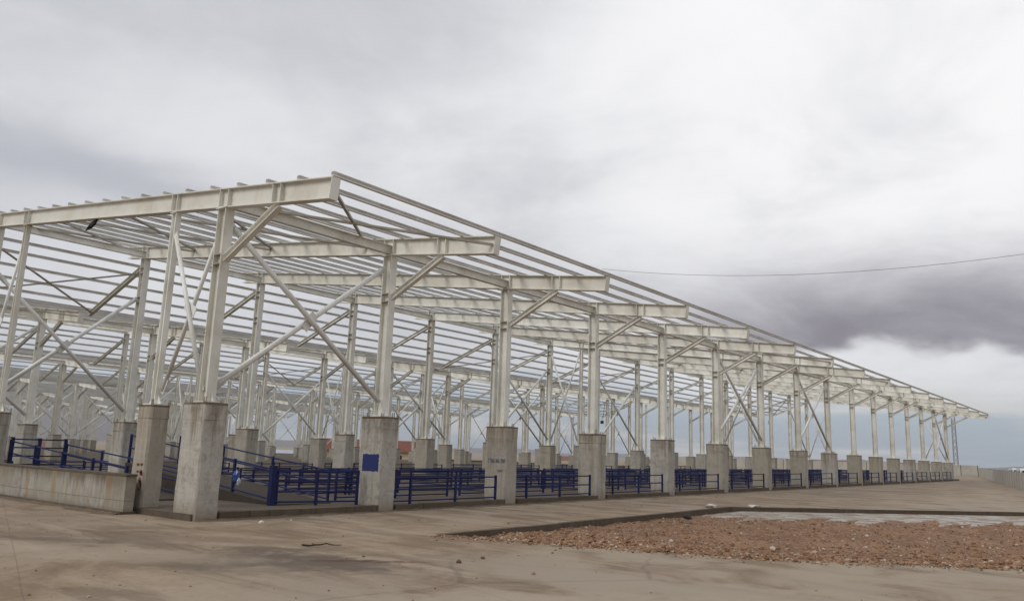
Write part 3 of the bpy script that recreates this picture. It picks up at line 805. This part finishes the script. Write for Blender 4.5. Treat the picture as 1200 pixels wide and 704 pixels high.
# ------------------------------------------------------------------ far things
def rot_pts(u, v, a):
    c, s = math.cos(a), math.sin(a); return lambda x, y, z: W(u+x*c-y*s, v+x*s+y*c, z)
def house(u, v, a, w, d, z0, hw, hr, label, wall='cream_render', roof='roof_tile', wins=4, name='farm_building'):
    P = rot_pts(u, v, a); H = thing(name, W(u, v, z0), label, 'building', 'buildings beyond the sheds')
    def bx(x0, x1, y0, y1, a0, a1): return fix_normals(MB().hexa([P(x0,y0,a0), P(x1,y0,a0), P(x1,y1,a0), P(x0,y1,a0), P(x0,y0,a1), P(x1,y0,a1), P(x1,y1,a1), P(x0,y1,a1)]))
    obj('wall', bx(-w/2, w/2, -d/2, d/2, z0-.5, z0+hw), wall, H)
    o = .5; t = .16
    for s_ in (-1, 1):
        e, r = s_*(d/2+o), 0.0; ze, zr = z0+hw-.05, z0+hw+hr
        mb = fix_normals(MB().hexa([P(-w/2-o, e, ze), P(w/2+o, e, ze), P(w/2+o, r, zr), P(-w/2-o, r, zr), P(-w/2-o, e, ze+t), P(w/2+o, e, ze+t), P(w/2+o, r, zr+t), P(-w/2-o, r, zr+t)]))
        obj('roof_slope', mb, roof, H)
    for s_ in (-1, 1):
        g_ = MB().add([P(s_*w/2, -d/2, z0+hw), P(s_*w/2, d/2, z0+hw), P(s_*w/2, 0, z0+hw+hr-.04), P(s_*(w/2-.2), -d/2, z0+hw), P(s_*(w/2-.2), d/2, z0+hw), P(s_*(w/2-.2), 0, z0+hw+hr-.04)], [(0,1,2), (5,4,3), (0,3,4,1), (1,4,5,2), (2,5,3,0)])
        obj('gable', fix_normals(g_), wall, H)
    for i in range(wins):
        x = -w/2 + w*(i+.5)/wins
        for s_ in (-1,):
            f_ = obj('window', bx(x-.75, x+.75, s_*d/2-.06, s_*d/2+.02, z0+hw*.38, z0+hw*.85), 'white_render' if wall != 'white_render' else 'grey_sheet', H)
            obj('pane', bx(x-.65, x+.65, s_*d/2-.075, s_*d/2-.062, z0+hw*.41, z0+hw*.82), 'window_glass', f_)
    return H
# facing the camera: local -y toward it
def facing(u, v): return math.atan2(v+9.9, u+17.6) - math.pi/2
house(120, 113.4, facing(120, 113.4)+.02, 23, 8, -2.4, 3.6, 2.4, 'long cream building with red tiled roof behind the blue-patched pillar', wins=7)
house(145, 106.5, facing(145, 106.5), 10.5, 7, -3.0, 3.0, .7, 'white flat-roofed hut with two dark windows beyond the sheds', 'white_render', 'grey_sheet', 3, 'white_hut')
house(190, 77.5, facing(190, 77.5)+.1, 12, 7, -3.3, 2.2, 2.0, 'orange-roofed building seen under the mountain at the left', 'brick_render', 'dull_tile', 3)
house(88, 151, facing(88, 151), 14, 8, -3.0, 3.0, 1.4, 'low brick building seen through the gap left of the fourth pillar', 'brick_render', 'dull_tile', 4)
house(76, 168, facing(76, 168)-.2, 16, 8, -2.8, 2.6, 1.5, 'low brown-roofed building seen between fourth and fifth pillars', 'brick_render', 'dull_tile', 4)
house(60, 176, facing(60, 176)+.1, 15, 8, -2.6, 2.6, 1.6, 'low brown-roofed building seen between sixth and seventh pillars', 'brick_render', 'dull_tile', 4)
house(46, 196, facing(46, 196), 12, 8, -2.0, 2.6, 1.9, 'red-roofed house seen between ninth and tenth pillars', 'cream_render', 'roof_tile', 3)
house(38, 204, facing(38, 204)+.15, 10, 8, -1.8, 2.4, 1.7, 'red-roofed house seen between tenth and twelfth pillars', 'cream_render', 'roof_tile', 3)
house(29, 214, facing(29, 214)-.1, 11, 8, -1.6, 2.6, 1.6, 'red-roofed house seen between the last front pillars', 'white_render', 'roof_tile', 3)
# lattice mast behind the far wall
def mast():
    u, v, z0, H, w = 13.9, 177.4, -2.5, 14.6, .42
    Mx = thing('lattice_mast', W(u, v, z0), 'thin grey lattice mast behind the far end of the shed', 'mast')
    cs = [(-w, -w), (w, -w), (w, w), (-w, w)]
    for x, y in cs: obj('leg', MB().bar(W(u+x, v+y, z0), W(u+x*.7, v+y*.7, z0+H), .10, .10, Vector((1,0,0))), 'galvanised', Mx)
    k = 11
    for i in range(k):
        a, b = i/k, (i+1)/k; fa, fb = 1-.3*a, 1-.3*b
        for j in range(4):
            p, q = cs[j], cs[(j+1) % 4]
            obj('lacing', MB().bar(W(u+p[0]*fa, v+p[1]*fa, z0+H*a), W(u+q[0]*fb, v+q[1]*fb, z0+H*b), .075, .075, Vector((0,1,.3))), 'galvanised', Mx)
            obj('ring_bar', MB().bar(W(u+p[0]*fb, v+p[1]*fb, z0+H*b), W(u+q[0]*fb, v+q[1]*fb, z0+H*b), .08, .08), 'galvanised', Mx)
mast()
# two white cars beyond the right wall
def parked_car(u, v, a, label):
    z0 = g(v); P0 = rot_pts(u, v, a); P = lambda x, y, z: P0(x, y, z0+(z-z0)*.73 if z > .2 else z)
    H = thing('parked_car', W(u, v, z0), label, 'car', 'cars parked beyond the right wall')
    prof = [(-2.4, .35), (2.3, .35), (2.4, .9), (2.15, 1.15), (1.55, 1.25), (1.0, 2.0), (.7, 2.1), (-2.25, 2.12), (-2.4, 1.9)]
    mb = MB(); n = len(prof)
    for y, kx in ((-.92, 1), (.92, 1)): mb.v += [tuple(P(x, y*(1 if z < 1.3 else .93), z0+z)) for x, z in prof]
    mb.f = [(i, (i+1) % n, n+(i+1) % n, n+i) for i in range(n)] + [tuple(range(n-1, -1, -1)), tuple(range(n, 2*n))]
    obj('body', mb, 'van_white', H)
    for s_ in (-1, 1):
        for x0, x1 in ((-2.1, -.9), (-.75, .1), (.2, .98)):
            y = s_*.905
            q = [P(x0, y, z0+1.3), P(x1, y, z0+1.3), P(x1-(.32 if x1 > .5 else 0), y*.965, z0+1.88), P(x0, y*.965, z0+1.88)]
            q2 = [P(x0, y+s_*.02, z0+1.3), P(x1, y+s_*.02, z0+1.3), P(x1-(.32 if x1 > .5 else 0), y*.965+s_*.02, z0+1.88), P(x0, y*.965+s_*.02, z0+1.88)]
            obj('side_window', fix_normals(MB().hexa(q+q2)), 'window_glass', H)
        for x in (-1.5, 1.5):
            w_ = obj('wheel', MB().tube(P(x, s_*.72, z0+.34), P(x, s_*.95, z0+.34), .25, 14), 'rubber', H)
            obj('rim', MB().tube(P(x, s_*.955, z0+.34), P(x, s_*.965, z0+.34), .15, 12), 'galvanised', w_)
    q = [P(1.52, -.78, z0+1.3), P(1.52, .78, z0+1.3), P(1.06, .76, z0+1.93), P(1.06, -.76, z0+1.93)]; dd = P0(.02, 0, .02)-P0(0, 0, 0)
    obj('windscreen', fix_normals(MB().hexa(q+[x+dd for x in q])), 'window_glass', H)
    q = [P(-2.40, -.7, z0+1.3), P(-2.40, .7, z0+1.3), P(-2.40, .7, z0+1.85), P(-2.40, -.7, z0+1.85)]; dd = P0(-.02, 0, 0)-P0(0, 0, 0)
    obj('rear_window', fix_normals(MB().hexa(q+[x+dd for x in q])), 'window_glass', H)
parked_car(-6.0, 95.5, 1.35, 'white car parked beyond the right wall, the farther of two')
parked_car(-7.4, 89.2, 1.35, 'white car parked beyond the right wall, the nearer of two')

# hills round the horizon
def hills(name, az0, az1, dist, hf, material='hill_ground', n=90, depth=900):
    mb = MB(); rows = 7
    for j in range(rows+1):
        for i in range(n+1):
            az = math.radians(az0+(az1-az0)*i/n); r = dist+depth*j/rows
            prof = math.sin(math.pi*min(1, j/rows))**.8 if j < rows else 0
            z = -6 + hf(az0+(az1-az0)*i/n)*prof*(1+.18*hash2(i*.35, j*1.1))
            mb.v.append((17.6+r*math.sin(az), -9.9+r*math.cos(az), z))
    for j in range(rows):
        for i in range(n): mb.f.append((j*(n+1)+i, j*(n+1)+i+1, (j+1)*(n+1)+i+1, (j+1)*(n+1)+i))
    o = structure(obj(name, mb, material, smooth=True))
    if sum(pl.normal.z for pl in o.data.polygons) < 0: o.data.flip_normals()
def h1(az): return 26 + 10*math.sin(az*.31+1) + 7*math.sin(az*.77) + 3.5*math.sin(az*2.1+2)
def h2(az):
    m = 95*math.exp(-((az+67)/6.0)**2) + 60*math.exp(-((az+76)/5)**2)
    return 30 + m + 5*math.sin(az*.9) + 3*math.sin(az*2.7)
hills('hills', -100, 40, 4200, h1, n=160)
hills('mountain', -100, -50, 3300, h2, n=70)

# ------------------------------------------------------------------ small things
def cable():
    mb = MB(); pts = []
    for i in range(29):
        u = -4.0 - 22*i/28; pts.append(W(u, 11.87, 6.74+.0105*(u+14)**2))
    for a, b in zip(pts[:-1], pts[1:]): mb.tube(a, b, .0055, 5)
    tag(obj('overhead_cable', mb, 'dark_cable'), 'thin dark cable sagging across the sky from the roof edge', 'cable')
    P_ = thing('utility_pole', W(-26, 11.87, g(11.87)), 'wooden pole at the right-hand end of the sagging cable', 'pole')
    obj('shaft', MB().tube(W(-26, 11.87, g(11.87)-.4), W(-26, 11.87, 8.5), .13, 10), 'pole_wood', P_, smooth=True)
    obj('crossarm', MB().bar(W(-26, 11.3, 8.3), W(-26, 12.45, 8.3), .09, .11), 'pole_wood', P_)
cable()
def rag():
    mb = MB(); r = random.Random(4); N = 7
    path = [(7.05, 8.42, .03), (7.2, 8.36, .09), (7.38, 8.30, .13), (7.55, 8.22, .11), (7.72, 8.16, .09), (7.86, 8.13, .03)]
    for (u, z, s) in path:
        for i in range(N):
            a = 2*math.pi*i/N; k = .62*s*r.uniform(.6, 1.3); mb.v.append(tuple(W(u+.3*k*math.cos(a), .60+k*math.sin(a)*.8, z+k*math.cos(a))))
    for j in range(len(path)-1):
        for i in range(N): mb.f.append((j*N+i, j*N+(i+1) % N, (j+1)*N+(i+1) % N, (j+1)*N+i))
    mb.f += [tuple(range(N-1, -1, -1)), tuple(range((len(path)-1)*N, len(path)*N))]
    tag(obj('black_rag', mb, 'black_rag'), 'black ragged scrap hanging under the gable beam', 'rag')
rag()
def lamp(k, label):
    off = PERIOD*k; v = VF[16]; u = 19.7+off
    L = thing('hanging_lamp', W(u, v, 6.9), label, 'lamp', 'lamps hung from the far strut ends')
    obj('hanger', MB().tube(W(u, v, 7.3), W(u, v, 6.85), .03, 6), 'dark_cable', L)
    obj('lamp_housing', MB().box(u-.18, u+.18, v-.16, v+.16, 6.45, 6.85), 'black_rag', L)
    obj('lamp_glass', MB().box(u-.15, u+.15, v-.13, v+.13, 6.42, 6.448), 'grey_sheet', L)
lamp(0, 'small dark lamp hanging at the far end of the nearest shed')
lamp(1, 'small dark lamp hanging at the far end of the second shed')
def twig():
    mb = MB(); r = random.Random(2); p = W(-5.6, -.62, .03)
    for i in range(7):
        q = p + Vector((.075+r.uniform(-.02, .02), .055+r.uniform(-.04, .04), r.uniform(-.02, .025))); q.z = max(.02, q.z); mb.tube(p, q, .016-.0015*i, 5)
        if i in (1, 2, 3): mb.tube(p, p+Vector((r.uniform(-.1, .1), r.uniform(-.1, .1), .02)), .007, 4)
        p = q
    tag(obj('dry_twig', mb, 'wood'), 'dark dry twig lying on the yard beside the mud stain', 'twig')
twig()
def rock(name, u, v, r, label, cat, material='white_stone', flat=.6):
    o = stones(name, [(-u, v, g(v)+r*.3)], [r], material)
    for q in o.data.vertices: q.co.z = g(v) + max(-.01, (q.co.z-g(v))*flat)
    tag(o, label, cat)
rock('pale_stone', -1.55, 1.35, .075, 'small pale stone by the kerb between first and second pillars', 'stone')
rock('pale_stone', -1.35, 2.3, .055, 'smaller pale stone right of the other one at the kerb', 'stone')
rock('concrete_lump', -5.05, 17.6, .30, 'broken pale concrete lump on the back left corner of the pit', 'rubble', flat=.45)
rock('concrete_lump', -5.9, 19.6, .26, 'pale concrete lump on the rear kerb of the gravel pit', 'rubble', flat=.45)
rock('dark_clod', -6.9, 12.0, .20, 'dark clod lying in the middle of the gravel pit', 'clod', 'black_rag', flat=.7)

# ------------------------------------------------------------------ haze
def haze():
    mb = MB().box(-5600, 5600, -5600, 5600, -9, 190)
    fix_normals(mb)
    m = bpy.data.materials.new('haze_air'); m.use_nodes = True; T = NT(m.node_tree); T.n.clear()
    o = T.node('ShaderNodeOutputMaterial'); pv = T.node('ShaderNodeVolumePrincipled')
    pv.inputs['Color'].default_value = (.80, .86, .95, 1); pv.inputs['Density'].default_value = 1.5e-4; pv.inputs['Anisotropy'].default_value = .2
    T.l.new(pv.outputs[0], o.inputs['Volume']); MAT['haze_air'] = m
    stuff(obj('haze', mb, 'haze_air'))
haze()
